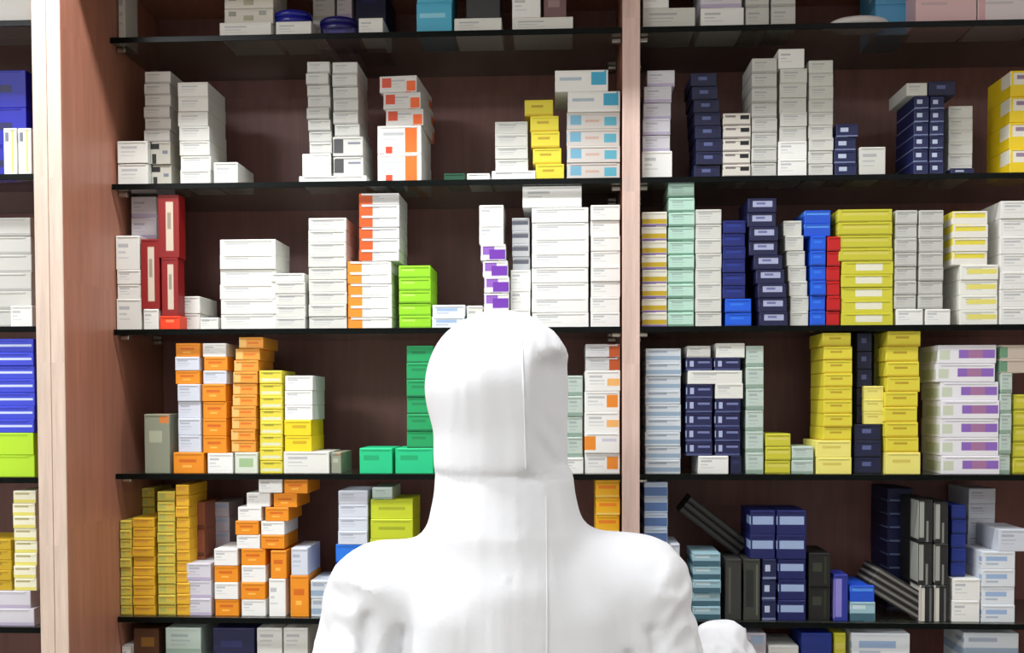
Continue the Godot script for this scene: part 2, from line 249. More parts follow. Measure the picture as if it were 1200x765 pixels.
func thing(called: String, label: String, category: String, at := Vector3.ZERO, group := "") -> Node3D:
	var o := Node3D.new()
	o.name = numbered(called)
	add_child(o)
	o.position = at
	o.set_meta("label", label)
	o.set_meta("category", category)
	if group != "":
		o.set_meta("group", group)
	return o

func part(called: String, mesh: Mesh, mat: Material, parent: Node, at := Vector3.ZERO) -> MeshInstance3D:
	var o := MeshInstance3D.new()
	o.name = called
	o.mesh = mesh
	o.material_override = mat
	o.cast_shadow = GeometryInstance3D.SHADOW_CASTING_SETTING_ON
	parent.add_child(o, true)
	o.position = at
	return o

func structure(called: String, mesh: Mesh, mat: Material, at := Vector3.ZERO) -> MeshInstance3D:
	var o := part(called, mesh, mat, self, at)
	o.set_meta("kind", "structure")
	return o

func plain(c: Color, rough := 0.6, metal := 0.0) -> StandardMaterial3D:
	var m := StandardMaterial3D.new()
	m.albedo_color = c
	m.roughness = rough
	m.metallic = metal
	return m

# box with chamfered edges, centred on x and z, standing on y = 0; UV: front face in the upper half of the picture, the rest in the lower half
func chamfered(w: float, h: float, d: float, c: float) -> ArrayMesh:
	var st := SurfaceTool.new()
	st.begin(Mesh.PRIMITIVE_TRIANGLES)
	st.set_smooth_group(-1)
	c = minf(c, 0.3 * minf(w, minf(h, d)))
	var half := Vector3(w, h, d) * 0.5
	var mid := Vector3(0, h * 0.5, 0)
	var corner := func(s: Vector3, axis: int) -> Vector3:
		var v := Vector3(s.x * half.x, s.y * half.y, s.z * half.z)
		for k in 3:
			if k != axis:
				v[k] -= s[k] * c
		return v
	var uv_of := func(v: Vector3, front: bool) -> Vector2:
		if front:
			return Vector2(0.02 + 0.96 * (v.x / w + 0.5), 0.01 + 0.48 * (0.5 - v.y / h))
		return Vector2(0.02 + 0.96 * clampf(v.x / w + 0.5 + 0.3 * v.z / d, 0.0, 1.0), 0.53 + 0.44 * clampf(0.5 - v.y / h, 0.0, 1.0))
	var poly := func(pts: Array, front: bool):
		var n: Vector3 = (pts[1] - pts[0]).cross(pts[2] - pts[0])
		var centre := Vector3.ZERO
		for q in pts:
			centre += q
		if n.dot(centre) > 0.0:
			pts.reverse()
		for k in range(1, pts.size() - 1):
			for q in [pts[0], pts[k], pts[k + 1]]:
				st.set_uv(uv_of.call(q, front))
				st.add_vertex(q + mid)
	for axis in 3:
		var a := (axis + 1) % 3
		var b := (axis + 2) % 3
		for s in [-1.0, 1.0]:
			var pts := []
			for ab in [[-1, -1], [1, -1], [1, 1], [-1, 1]]:
				var g := Vector3.ZERO
				g[axis] = s
				g[a] = ab[0]
				g[b] = ab[1]
				pts.append(corner.call(g, axis))
			poly.call(pts, axis == 2 and s > 0)
	for axis in 3:
		var a := (axis + 1) % 3
		var b := (axis + 2) % 3
		for sa in [-1.0, 1.0]:
			for sb in [-1.0, 1.0]:
				var g0 := Vector3.ZERO
				g0[a] = sa
				g0[b] = sb
				var g1 := g0
				g0[axis] = -1.0
				g1[axis] = 1.0
				poly.call([corner.call(g0, a), corner.call(g1, a), corner.call(g1, b), corner.call(g0, b)], false)
	for x in [-1.0, 1.0]:
		for y in [-1.0, 1.0]:
			for z in [-1.0, 1.0]:
				var g := Vector3(x, y, z)
				poly.call([corner.call(g, 0), corner.call(g, 1), corner.call(g, 2)], false)
	st.generate_normals()
	return st.commit()

func block(lo: Vector3, hi: Vector3, c := 0.002) -> Array:
	var s := hi - lo
	return [chamfered(s.x, s.y, s.z, c), Vector3((lo.x + hi.x) / 2, lo.y, (lo.z + hi.z) / 2)]

func lathe(profile: Array, squash := Vector3.ONE, seg := 32) -> ArrayMesh:
	var st := SurfaceTool.new()
	st.begin(Mesh.PRIMITIVE_TRIANGLES)
	for j in profile.size():
		for i in seg:
			var a := TAU * i / seg
			var r: float = profile[j].x
			st.add_vertex(Vector3(r * cos(a), profile[j].y, r * sin(a)) * squash)
	for j in profile.size() - 1:
		for i in seg:
			var p := j * seg + i
			var q := j * seg + (i + 1) % seg
			for k in [p, p + seg, q, q, p + seg, q + seg]:
				st.add_index(k)
	st.generate_normals()
	return st.commit()

func tube(pts: Array, r: float, seg := 6) -> ArrayMesh:
	var st := SurfaceTool.new()
	st.begin(Mesh.PRIMITIVE_TRIANGLES)
	for j in pts.size():
		var dir: Vector3 = (pts[mini(j + 1, pts.size() - 1)] - pts[maxi(j - 1, 0)]).normalized()
		var a := dir.cross(Vector3(0, 0, 1)).normalized()
		var b := a.cross(dir)
		for i in seg:
			var w := TAU * i / seg
			st.add_vertex(pts[j] + (a * cos(w) + b * sin(w)) * r)
	for j in pts.size() - 1:
		for i in seg:
			var p := j * seg + i
			var q := j * seg + (i + 1) % seg
			for k in [p, p + seg, q, q, p + seg, q + seg]:
				st.add_index(k)
	st.generate_normals()
	return st.commit()

# ------------------------------------------------------------------ materials
func make_materials():
	var wood_noise := FastNoiseLite.new()
	wood_noise.seed = 4
	wood_noise.frequency = 0.035
	var img := Image.create(256, 256, false, Image.FORMAT_RGB8)
	for y in 256:
		for x in 256:
			var g := wood_noise.get_noise_2d(x * 1.6, y * 0.10) * 0.5 + wood_noise.get_noise_2d(x * 9.0, y * 0.35 + 400.0) * 0.3
			var f := clampf(1.0 + 0.16 * g, 0.0, 1.2)
			img.set_pixel(x, y, Color(0.84 * f, 0.84 * f, 0.84 * f))
	var grain := ImageTexture.create_from_image(img)
	M.laminate = plain(Color(0.77, 0.52, 0.42), 0.42)
	M.edge = plain(Color(0.98, 0.88, 0.80), 0.45)
	M.back = plain(Color(0.56, 0.37, 0.34), 0.5)
	for k in ["laminate", "back"]:
		M[k].albedo_texture = grain
		M[k].uv1_triplanar = true
		M[k].uv1_world_triplanar = true
		M[k].uv1_scale = Vector3(2.2, 2.2, 2.2)
	M.edge.albedo_texture = grain
	M.edge.uv1_triplanar = true
	M.edge.uv1_world_triplanar = true
	M.edge.uv1_scale = Vector3(3, 3, 3)
	M.glass = plain(Color(0.26, 0.28, 0.23, 0.38), 0.03)
	M.glass.transparency = BaseMaterial3D.TRANSPARENCY_ALPHA
	M.glass_edge = plain(Color(0.03, 0.05, 0.045), 0.25)
	M.glass_edge.metallic_specular = 0.25
	M.metal = plain(Color(0.78, 0.76, 0.72), 0.3, 1.0)
	M.wall = plain(Color(0.90, 0.89, 0.86), 0.85)
	M.ceiling = plain(Color(0.93, 0.93, 0.92), 0.9)
	M.floor = plain(Color(0.62, 0.60, 0.57), 0.35)
	M.counter = plain(Color(0.85, 0.83, 0.80), 0.4)
	M.housing = plain(Color(0.9, 0.9, 0.9), 0.5)
	M.lamp = plain(Color(1, 1, 1), 0.5)
	M.lamp.emission_enabled = true
	M.lamp.emission = Color(0.98, 0.99, 1.0)
	M.lamp.emission_energy_multiplier = 2.0
	M.skin = plain(Color(0.80, 0.60, 0.50), 0.5)
	M.eye = plain(Color(0.16, 0.10, 0.07), 0.2)
	M.boot = plain(Color(0.82, 0.83, 0.85), 0.5)
	var weave := NoiseTexture2D.new()
	weave.width = 256
	weave.height = 256
	weave.seamless = true
	weave.as_normal_map = true
	weave.bump_strength = 1.2
	var wn := FastNoiseLite.new()
	wn.seed = 9
	wn.frequency = 0.06
	weave.noise = wn
	M.cloth = plain(Color(0.93, 0.935, 0.95), 0.62)
	M.cloth.normal_enabled = true
	M.cloth.normal_texture = weave
	M.cloth.normal_scale = 0.25
	M.cloth.uv1_triplanar = true
	M.cloth.uv1_scale = Vector3(8, 8, 8)
	M.glove = plain(Color(0.90, 0.91, 0.93), 0.45)

# ------------------------------------------------------------------ printed cartons
var carton_look := {}
const WHITE := Color(0.93, 0.93, 0.91)
const GREYB := Color(0.78, 0.78, 0.75)
const INK := Color(0.45, 0.47, 0.52)
const NAVY := Color(0.07, 0.09, 0.24)
const ORANGE := Color(0.92, 0.56, 0.07)
const YELLOW := Color(0.89, 0.83, 0.24)

# name -> [board colour, kind of colour, lines of small print (0 or 1), printed fields: x0, y0, x1, y1, colour]
func looks() -> Dictionary:
	var purple := Color(0.45, 0.22, 0.66)
	var blue := Color(0.12, 0.32, 0.78)
	var silver := Color(0.62, 0.70, 0.84)
	return {
		"w": [WHITE, "white", 1, []], "w2": [Color(0.88, 0.88, 0.85), "white", 1, []],
		"gl": [GREYB, "grey", 1, [[0, .86, 1, 1, Color(.66, .66, .64)]]], "gl2": [Color(0.82, 0.82, 0.79), "grey", 1, []],
		"gq": [GREYB, "grey", 0, [[.05, .15, .35, .85, Color(.25, .25, .25)], [.5, .3, .9, .4, INK]]],
		"blk": [Color(.72, .71, .66), "grey", 0, [[0, 0, .45, .35, Color(.08, .08, .08)], [.1, .55, .3, 1, Color(.12, .12, .12)], [.6, .4, .85, .55, INK]]],
		"blk2": [Color(.84, .82, .78), "cream", 0, [[.62, .15, .92, .5, Color(.07, .07, .08)], [.1, .2, .45, .35, Color(.5, .46, .46)], [0, .84, 1, 1, Color(.55, .52, .5)]]],
		"blk3": [Color(.72, .73, .74), "grey", 0, [[.05, .25, .9, .55, Color(.35, .36, .4)]]],
		"spot": [Color(.80, .79, .74), "grey", 0, [[.1, .2, .25, .5, Color(.55, .56, .5)], [.4, .45, .6, .8, Color(.62, .62, .52)], [.7, .15, .85, .45, Color(.6, .6, .58)]]],
		"lilacw": [Color(.83, .82, .85), "lilac", 1, [[0, .8, 1, 1, Color(.72, .68, .78)]]], "lilacw2": [Color(.76, .73, .77), "lilac", 1, [[.5, .1, .9, .4, Color(.62, .70, .80)]]],
		"wyl": [WHITE, "white", 0, [[.6, .05, .75, .95, Color(.85, .86, .4)], [.15, .1, .4, .3, INK]]], "wyl2": [Color(.94, .93, .82), "yellow", 0, [[0, .72, 1, .95, Color(.90, .86, .42)], [.1, .2, .7, .35, Color(.75, .72, .5)]]],
		"wyel": [Color(.94, .94, .90), "white", 1, [[.2, .3, .95, .62, Color(.92, .88, .45)]]], "wyel2": [Color(.93, .92, .88), "white", 0, [[.08, 0, .9, .5, Color(.92, .86, .28)]]],
		"wb": [WHITE, "white", 0, [[.68, .05, .95, .7, Color(.25, .66, .80)], [.1, .35, .5, .5, Color(.7, .76, .8)]]],
		"gb": [Color(.80, .78, .75), "grey", 0, [[.08, .2, .28, .75, Color(.45, .66, .76)], [.7, .3, .92, .8, Color(.35, .66, .74)], [.35, .45, .6, .6, Color(.78, .66, .60)]]],
		"wbl": [Color(.88, .90, .92), "white", 0, [[.15, .3, .75, .55, Color(.62, .72, .86)], [.15, .65, .5, .75, Color(.7, .74, .8)]]],
		"wo1": [WHITE, "white", 1, [[.62, .1, .88, .95, Color(.93, .42, .08)], [.2, .75, .35, 1, Color(.8, .25, .1)]]], "wo2": [Color(.80, .79, .77), "grey", 1, [[.08, .1, .32, .7, Color(.78, .25, .1)], [.72, .35, .95, .95, Color(.88, .36, .08)]]],
		"wos": [WHITE, "white", 1, [[0, 0, .33, 1, Color(.94, .55, .12)]]], "wos2": [Color(.84, .84, .83), "grey", 1, [[0, 0, .34, 1, Color(.82, .33, .06)]]],
		"wor1": [WHITE, "white", 1, [[.62, .2, .92, .8, Color(.92, .55, .16)]]], "wor2": [WHITE, "white", 0, [[.02, .2, .32, .85, Color(.92, .55, .16)], [.5, .3, .9, .45, Color(.8, .8, .85)]]], "wor3": [WHITE, "white", 1, [[.62, .4, .95, .75, Color(.95, .72, .42)]]],
		"worg": [Color(.80, .80, .80), "grey", 1, [[.68, 0, 1, .95, Color(.72, .32, .12)]]],
		"wpur": [WHITE, "white", 0, [[.1, .1, .55, .65, Color(.58, .38, .76)], [.35, .35, .98, .95, Color(.45, .2, .68)]]],
		"wpurb": [Color(.92, .91, .93), "white", 0, [[.36, .28, .95, .72, Color(.56, .40, .74)], [.52, .28, .76, .72, Color(.66, .46, .62)], [.05, .3, .22, .8, Color(.80, .83, .74)]]],
		"wgn": [Color(.84, .87, .80), "white", 0, [[.2, .3, .8, .7, Color(.62, .74, .55)]]],
		"gbl": [Color(.82, .84, .88), "white", 1, []], "gblue": [Color(.80, .83, .85), "grey", 0, [[0, .55, 1, .85, Color(.58, .66, .74)], [.1, .2, .6, .35, Color(.62, .66, .72)]]], "gblue2": [Color(.76, .82, .90), "blue", 0, [[0, .35, 1, .9, Color(.34, .46, .66)]]],
		"tealg": [Color(.62, .76, .80), "teal", 0, [[0, .6, 1, 1, Color(.25, .40, .46)], [.1, .2, .6, .4, Color(.80, .88, .9)]]],
		"mint": [Color(.72, .86, .79), "mint", 1, [[0, .82, 1, 1, Color(.42, .58, .50)]]], "mintg": [Color(.74, .80, .76), "mint", 1, [[0, .8, 1, 1, Color(.55, .64, .58)]]],
		"or": [ORANGE, "orange", 0, [[.2, .35, .75, .5, Color(.82, .40, .04)], [.3, .62, .6, .72, Color(.98, .72, .3)]]], "redo": [Color(.93, .24, .05), "orange", 0, [[.3, .3, .7, .5, Color(.98, .5, .3)]]],
		"amber": [Color(.91, .60, .20), "amber", 0, [[0, .05, .3, .9, Color(.93, .74, .42)], [.35, .4, .8, .6, Color(.86, .46, .12)], [0, .92, 1, 1, Color(.72, .5, .2)]]], "amby": [Color(.90, .70, .16), "amber", 0, [[.1, .3, .7, .55, Color(.86, .62, .22)], [0, .88, 1, 1, Color(.76, .56, .14)]]],
		"ambr": [Color(.96, .72, .10), "amber", 0, [[.15, .3, .85, .5, Color(.93, .52, .10)], [0, .86, 1, 1, Color(.97, .82, .4)]]], "gold": [Color(.78, .64, .12), "gold", 0, [[.2, .3, .8, .5, Color(.62, .5, .1)]]],
		"yel": [YELLOW, "yellow", 0, [[.25, .35, .65, .5, Color(.74, .62, .15)], [0, .88, 1, 1, Color(.80, .68, .12)]]], "yel2": [Color(.93, .83, .10), "yellow", 0, [[.3, .35, .8, .55, Color(.80, .66, .06)]]],
		"yelw": [Color(.95, .82, .10), "yellow", 0, [[.1, .05, .65, .55, Color(.93, .92, .85)], [.2, .2, .5, .35, Color(.6, .5, .6)]]], "yelgr": [Color(.88, .82, .25), "yellow", 0, [[.1, .62, .9, .85, Color(.86, .87, .72)], [.2, .2, .6, .35, Color(.7, .66, .2)]]],
		"yelwl": [Color(.82, .80, .22), "yellow", 0, [[.28, .12, .78, .72, Color(.92, .91, .82)]]], "yolive": [Color(.79, .77, .20), "yellow", 0, [[.1, .3, .9, .5, Color(.84, .80, .36)], [0, .88, 1, 1, Color(.62, .6, .14)]]],
		"ylight": [Color(.94, .90, .48), "yellow", 0, [[.2, .35, .7, .5, Color(.84, .78, .36)]]], "ylime": [Color(.76, .80, .14), "yellow", 0, [[.2, .4, .8, .55, Color(.62, .66, .1)]]],
		"yol2": [Color(.83, .76, .30), "yellow", 0, [[.1, .2, .45, .7, Color(.72, .72, .36)], [0, .86, 1, 1, Color(.62, .56, .2)], [.55, .3, .9, .5, Color(.90, .70, .26)]]],
		"ypur": [Color(.90, .89, .82), "yellow", 0, [[0, .5, 1, .82, Color(.78, .66, .14)], [0, .86, 1, 1, Color(.52, .42, .66)]]],
		"cream": [Color(.90, .85, .66), "cream", 1, []], "olive": [Color(.40, .42, .10), "olive", 0, [[.3, 0, .5, 1, Color(.52, .54, .16)]]], "olgrey": [Color(.56, .58, .50), "olive", 0, [[.6, .02, .95, .16, Color(.86, .52, .24)], [.2, .3, .7, .5, Color(.68, .70, .6)]]],
		"lime2": [Color(.72, .90, .16), "lime", 0, [[.1, .25, .5, .4, Color(.84, .95, .5)]]], "lime": [Color(.58, .84, .10), "lime", 0, [[.1, .3, .5, .45, Color(.72, .92, .35)], [0, .86, 1, 1, Color(.44, .68, .06)]]], "green": [Color(.07, .62, .36), "green", 0, [[.2, .35, .7, .5, Color(.05, .52, .3)], [0, .9, 1, 1, Color(.04, .46, .28)]]],
		"teal": [Color(.10, .78, .52), "green", 0, [[.15, .3, .6, .5, Color(.06, .66, .42)]]], "dgreen": [Color(.03, .28, .18), "green", 0, []],
		"sky": [Color(.30, .68, .80), "blue", 0, [[.1, .35, .8, .5, Color(.55, .8, .88)]]], "sky2": [Color(.36, .66, .84), "blue", 0, [[.1, .6, .5, .7, Color(.7, .85, .92)]]],
		"cobalt": [Color(.03, .06, .62), "blue", 0, [[.5, .4, .8, .6, Color(.02, .03, .3)]]], "blueline": [Color(.22, .28, .82), "blue", 0, [[.12, .42, .95, .6, Color(.80, .85, .97)]]],
		"blue": [Color(.08, .36, .86), "blue", 0, [[.2, .35, .7, .5, Color(.18, .46, .92)], [0, .88, 1, 1, Color(.05, .24, .62)]]], "blue2": [Color(.10, .32, .80), "blue", 0, [[.08, .08, .92, .35, Color(.32, .58, .95)]]], "blue3": [Color(.08, .18, .52), "blue", 0, [[0, .85, 1, 1, Color(.05, .12, .36)]]],
		"bluew": [Color(.13, .46, .88), "blue", 0, [[0, .7, 1, 1, Color(.05, .24, .66)]]], "bluep": [Color(.16, .20, .58), "blue", 0, [[.1, .1, .55, .9, Color(.55, .52, .82)]]],
		"navy": [NAVY, "navy", 0, [[.2, .3, .7, .45, Color(.14, .16, .36)]]], "navyp": [Color(.10, .08, .34), "navy", 0, [[.2, .3, .7, .6, Color(.2, .17, .5)]]], "navyl": [NAVY, "navy", 0, [[.3, .3, .62, .55, Color(.34, .38, .56)], [0, .9, 1, 1, Color(.04, .05, .14)]]],
		"navyb": [Color(.07, .13, .44), "navy", 0, [[.15, .35, .8, .5, Color(.12, .2, .55)], [0, .88, 1, 1, Color(.04, .08, .3)]]], "navyw": [Color(.08, .11, .30), "navy", 0, [[.2, .3, .55, .62, Color(.74, .78, .86)], [0, .88, 1, 1, Color(.48, .52, .66)]]],
		"navyw2": [Color(.07, .09, .26), "navy", 0, [[.1, .82, 1, .96, Color(.36, .42, .56)]]], "navyd": [Color(.09, .10, .26), "navy", 0, [[.18, .2, .85, .62, Color(.66, .68, .80)], [.3, .3, .6, .45, Color(.4, .42, .6)]]],
		"navyg": [Color(.10, .11, .30), "navy", 0, [[.15, .25, .3, .7, Color(.66, .70, .82)], [.45, .3, .9, .45, Color(.45, .48, .66)], [0, .86, 1, 1, Color(.30, .33, .5)]]], "navyband": [Color(.07, .10, .36), "navy", 0, [[.1, .25, .9, .58, silver]]],
		"pink": [Color(.90, .76, .77), "pink", 1, []], "pinkw": [Color(.92, .88, .89), "pink", 1, [[0, 0, .12, 1, Color(.88, .7, .72)]]], "pinkg": [Color(.78, .72, .66), "pink", 0, [[.02, .1, .3, .9, Color(.42, .58, .46)]]], "mauve": [Color(.45, .34, .34), "mauve", 0, [[.2, .3, .7, .6, Color(.58, .48, .48)]]],
		"red": [Color(.76, .04, .05), "red", 0, [[0, .9, 1, 1, Color(.5, .02, .03)]]], "redv": [Color(.54, .05, .04), "red", 0, [[.38, .12, .72, .88, Color(.82, .76, .68)], [.45, .3, .62, .55, Color(.6, .55, .48)]]],
		"rbrown": [Color(.58, .33, .22), "brown", 0, [[0, .85, 1, 1, Color(.42, .22, .15)]]], "brown": [Color(.34, .20, .10), "brown", 0, [[.3, .3, .8, .6, Color(.55, .38, .12)]]],
		"dgrey": [Color(.20, .20, .21), "grey", 0, [[.3, .2, .7, .5, Color(.4, .4, .42)]]], "charc": [Color(.20, .20, .19), "charcoal", 0, [[.2, .15, .35, .9, Color(.32, .32, .29)]]], "charc2": [Color(.22, .23, .20), "charcoal", 0, [[.15, .2, .6, .8, Color(.12, .13, .11)], [.75, .1, .85, .9, Color(.40, .40, .38)]]],
		"black": [Color(.05, .05, .055), "black", 0, [[.2, .3, .6, .55, Color(.2, .22, .17)], [.7, .1, .8, .9, Color(.16, .18, .05)]]], "bwv": [Color(.10, .10, .11), "black", 0, [[.08, 0, .35, 1, Color(.82, .80, .76)], [.7, 0, .85, 1, Color(.4, .4, .4)]]], "bwv2": [Color(.12, .12, .12), "black", 0, [[.1, .05, .4, .9, Color(.62, .63, .60)], [.55, .5, .7, 1, Color(.5, .5, .48)]]],
		"blacks": [Color(.07, .07, .07), "black", 0, [[0, .35, 1, .65, Color(.26, .25, .24)]]], "greys": [Color(.13, .13, .13), "black", 0, [[0, .3, 1, .7, Color(.46, .45, .43)]]],
	}

func make_looks():
	var d := looks()
	var i := 0
	for k in d:
		var a: Array = d[k]
		var base: Color = a[0]
		var img := Image.create(96, 96, false, Image.FORMAT_RGB8)
		img.fill(base)
		if a[2] == 1:
			img.fill_rect(Rect2i(10 + i % 7, 12, 34 + (i * 5) % 20, 5), base.lerp(INK, 0.40))
			img.fill_rect(Rect2i(10 + i % 7, 22, 22 + (i * 7) % 30, 3), base.lerp(INK, 0.28))
			img.fill_rect(Rect2i(10 + i % 7, 30, 40, 2), base.lerp(INK, 0.22))
			img.fill_rect(Rect2i(20, 62, 50, 4), base.lerp(INK, 0.30))
		for f in a[3]:
			img.fill_rect(Rect2i(roundi(f[0] * 96), roundi(f[1] * 47), maxi(1, roundi((f[2] - f[0]) * 96)), maxi(1, roundi((f[3] - f[1]) * 47))), f[4])
			img.fill_rect(Rect2i(roundi(f[0] * 96), 50 + roundi(f[1] * 45), maxi(1, roundi((f[2] - f[0]) * 60)), maxi(1, roundi((f[3] - f[1]) * 45))), f[4])
		var m := plain(Color.WHITE, 0.5)
		m.albedo_texture = ImageTexture.create_from_image(img)
		carton_look[k] = [m, plain(base, 0.5), a[1]]
		i += 1

var carton_meshes := {}
func carton_mesh(w: float, h: float, d: float) -> Array:
	var key := "%d_%d_%d" % [roundi(w * 2000), roundi(h * 5000), roundi(d * 1000)]
	if not carton_meshes.has(key):
		carton_meshes[key] = [chamfered(w, h, d, 0.0009), chamfered(w * 0.86, minf(0.0030, h * 0.14), 0.0012, 0.0003)]
	return carton_meshes[key]

func carton(print_name: String, w: float, h: float, d: float, at: Vector3, turn: float, label: String, group: String, tilt := 0.0) -> Node3D:
	var look: Array = carton_look[print_name]
	var o := thing("%s_medicine_carton" % look[2], label, "medicine box", at, group)
	o.rotation = Vector3(0, turn, tilt)
	var mesh := carton_mesh(w, h, d)
	part("box_body", mesh[0], look[0], o)
	part("tuck_flap", mesh[1], look[1], o, Vector3(0, h - minf(0.0030, h * 0.14) - 0.0012, d / 2 + 0.0004))
	return o

func make_stacks():
	rng.seed = 77
	for s in STACKS:
		var prints: PackedStringArray = s[10].split(",")
		var n: int = s[5]
		var h: float = s[4] / 1000.0
		var w: float = s[3] / 1000.0 - 0.0012
		var d: float = s[6] / 1000.0
		var place: String = SHELF_WORD[s[0]]
		for i in n:
			var dx := 0.0
			if s[9].size() > i:
				dx = s[9][i] / 1000.0
			var free: float = 0.0 if n == 1 else 1.0
			var x: float = s[2] / 1000.0 + s[3] / 2000.0 + dx + free * rng.randf_range(-0.0006, 0.0006)
			var zf: float = s[7] / 1000.0 - free * rng.randf_range(0.0, 0.004)
			var at := Vector3(x, s[1] / 1000.0 + h * i, zf - d / 2)
			var turn: float = deg_to_rad(s[8] * (i + 1.0) / n + free * rng.randf_range(-0.25, 0.25))
			var label: String
			if n == 1:
				label = "%s, %s" % [s[11], place]
			elif n == 2:
				label = "%s carton of %s, %s" % ["lower" if i == 0 else "upper", s[11], place]
			else:
				label = "%s carton in %s, %s" % ["topmost" if i == n - 1 else ORDINAL[i], s[11], place]
			carton(prints[i % prints.size()], w, h - 0.0002, d, at, turn, label, "" if n == 1 else "%s, %s" % [s[11], place])

func make_loose_things():
	# thin dark cartons slid over to one side
	for i in 3:
		var a := deg_to_rad(-38)
		var up := Vector3(-sin(a), cos(a), 0)
		carton("blacks", 0.150, 0.013, 0.07, Vector3(0.312, 1.322, -0.115) + up * (0.0136 * i), 0.0, ["lowest", "middle", "topmost"][i] + " thin black carton slanting down beside the right shoulder, fifth shelf", "thin black slanting cartons", a)
	for i in 4:
		var a := deg_to_rad(-31)
		var up := Vector3(-sin(a), cos(a), 0)
		carton("greys", 0.118, 0.0125, 0.09, Vector3(0.6625, 1.192, -0.068) + up * (0.0128 * i), 0.0, ["lowest", "second", "third", "topmost"][i] + " thin grey-striped carton sliding down beside small blue carton, fifth shelf", "thin grey-striped sliding cartons", a)
	# two blue oval tins
	var tin_mat := plain(Color(0.06, 0.10, 0.52), 0.25)
	var tin_dark := plain(Color(0.08, 0.07, 0.36), 0.3)
	var spots := [[Vector3(-0.528, 2.34966, -0.05), tin_mat, "glossy blue oval tin on flat white carton, topmost shelf"], [Vector3(-0.434, 2.33442, -0.05), tin_dark, "dark blue oval tin on flat navy carton, topmost shelf"]]
	for q in spots:
		var t := thing("oval_tin", q[2], "tin", q[0], "blue oval tins")
		part("tin_body", lathe([Vector2(0, 0), Vector2(0.033, 0), Vector2(0.0375, 0.003), Vector2(0.0375, 0.016), Vector2(0, 0.016)], Vector3(1, 1, 0.8)), q[1], t)
		part("tin_lid", lathe([Vector2(0, 0.0155), Vector2(0.0392, 0.0155), Vector2(0.0392, 0.023), Vector2(0.035, 0.027), Vector2(0, 0.029)], Vector3(1, 1, 0.8)), q[1], t)
	# white pouch lying on the top shelf
	var pouch := thing("medicine_pouch", "crumpled white pouch with pink print lying on topmost shelf", "pouch", Vector3(0.598, 2.32, -0.05))
	var prof := []
	for j in 13:
		var a := PI * j / 12.0
		prof.append(Vector2(0.058 * pow(sin(a), 0.6) + 0.0001, 0.0125 - 0.0125 * cos(a)))
	part("pouch_body", lathe(prof, Vector3(1, 1, 0.6), 40), plain(Color(0.90, 0.88, 0.87), 0.35), pouch)
	part("pouch_print", lathe([Vector2(0.0, 0.0252), Vector2(0.018, 0.0252), Vector2(0.022, 0.0235), Vector2(0.0, 0.022)], Vector3(1, 1, 0.6)), plain(Color(0.86, 0.66, 0.64), 0.4), pouch)
	var seal := block(Vector3(-0.066, 0.009, -0.014), Vector3(-0.050, 0.0115, 0.014), 0.0005)
	part("pouch_seal", seal[0], plain(Color(0.88, 0.87, 0.86), 0.35), pouch, seal[1])

# ------------------------------------------------------------------ cabinets
const LX0 := -0.9385
const LX1 := -0.8865
func make_shelf(label: String, x0: float, x1: float, y: float, z0: float, z1: float, group: String):
	var o := thing("glass_shelf", label, "shelf", Vector3((x0 + x1) / 2, y - 0.010, 0), group)
	var w := (x1 - x0) / 2 - 0.0015
	z0 += 0.0015
	var b := block(Vector3(-w, 0, z0), Vector3(w, 0.010, z1 - 0.0015), 0.0004)
	part("glass_pane", b[0], M.glass, o, b[1])
	b = block(Vector3(-w, -0.0012, z1 - 0.0014), Vector3(w, 0.010, z1), 0.0005)
	part("front_edge", b[0], M.glass_edge, o, b[1])
	for sx in [-1.0, 1.0]:
		for zz in [z1 - 0.035, z0 + 0.05]:
			var c := block(Vector3(sx * (w - 0.009) - 0.009, -0.009, zz - 0.006), Vector3(sx * (w - 0.009) + 0.009, -0.0004, zz + 0.006), 0.0015)
			part("shelf_bracket", c[0], M.metal, o, c[1])

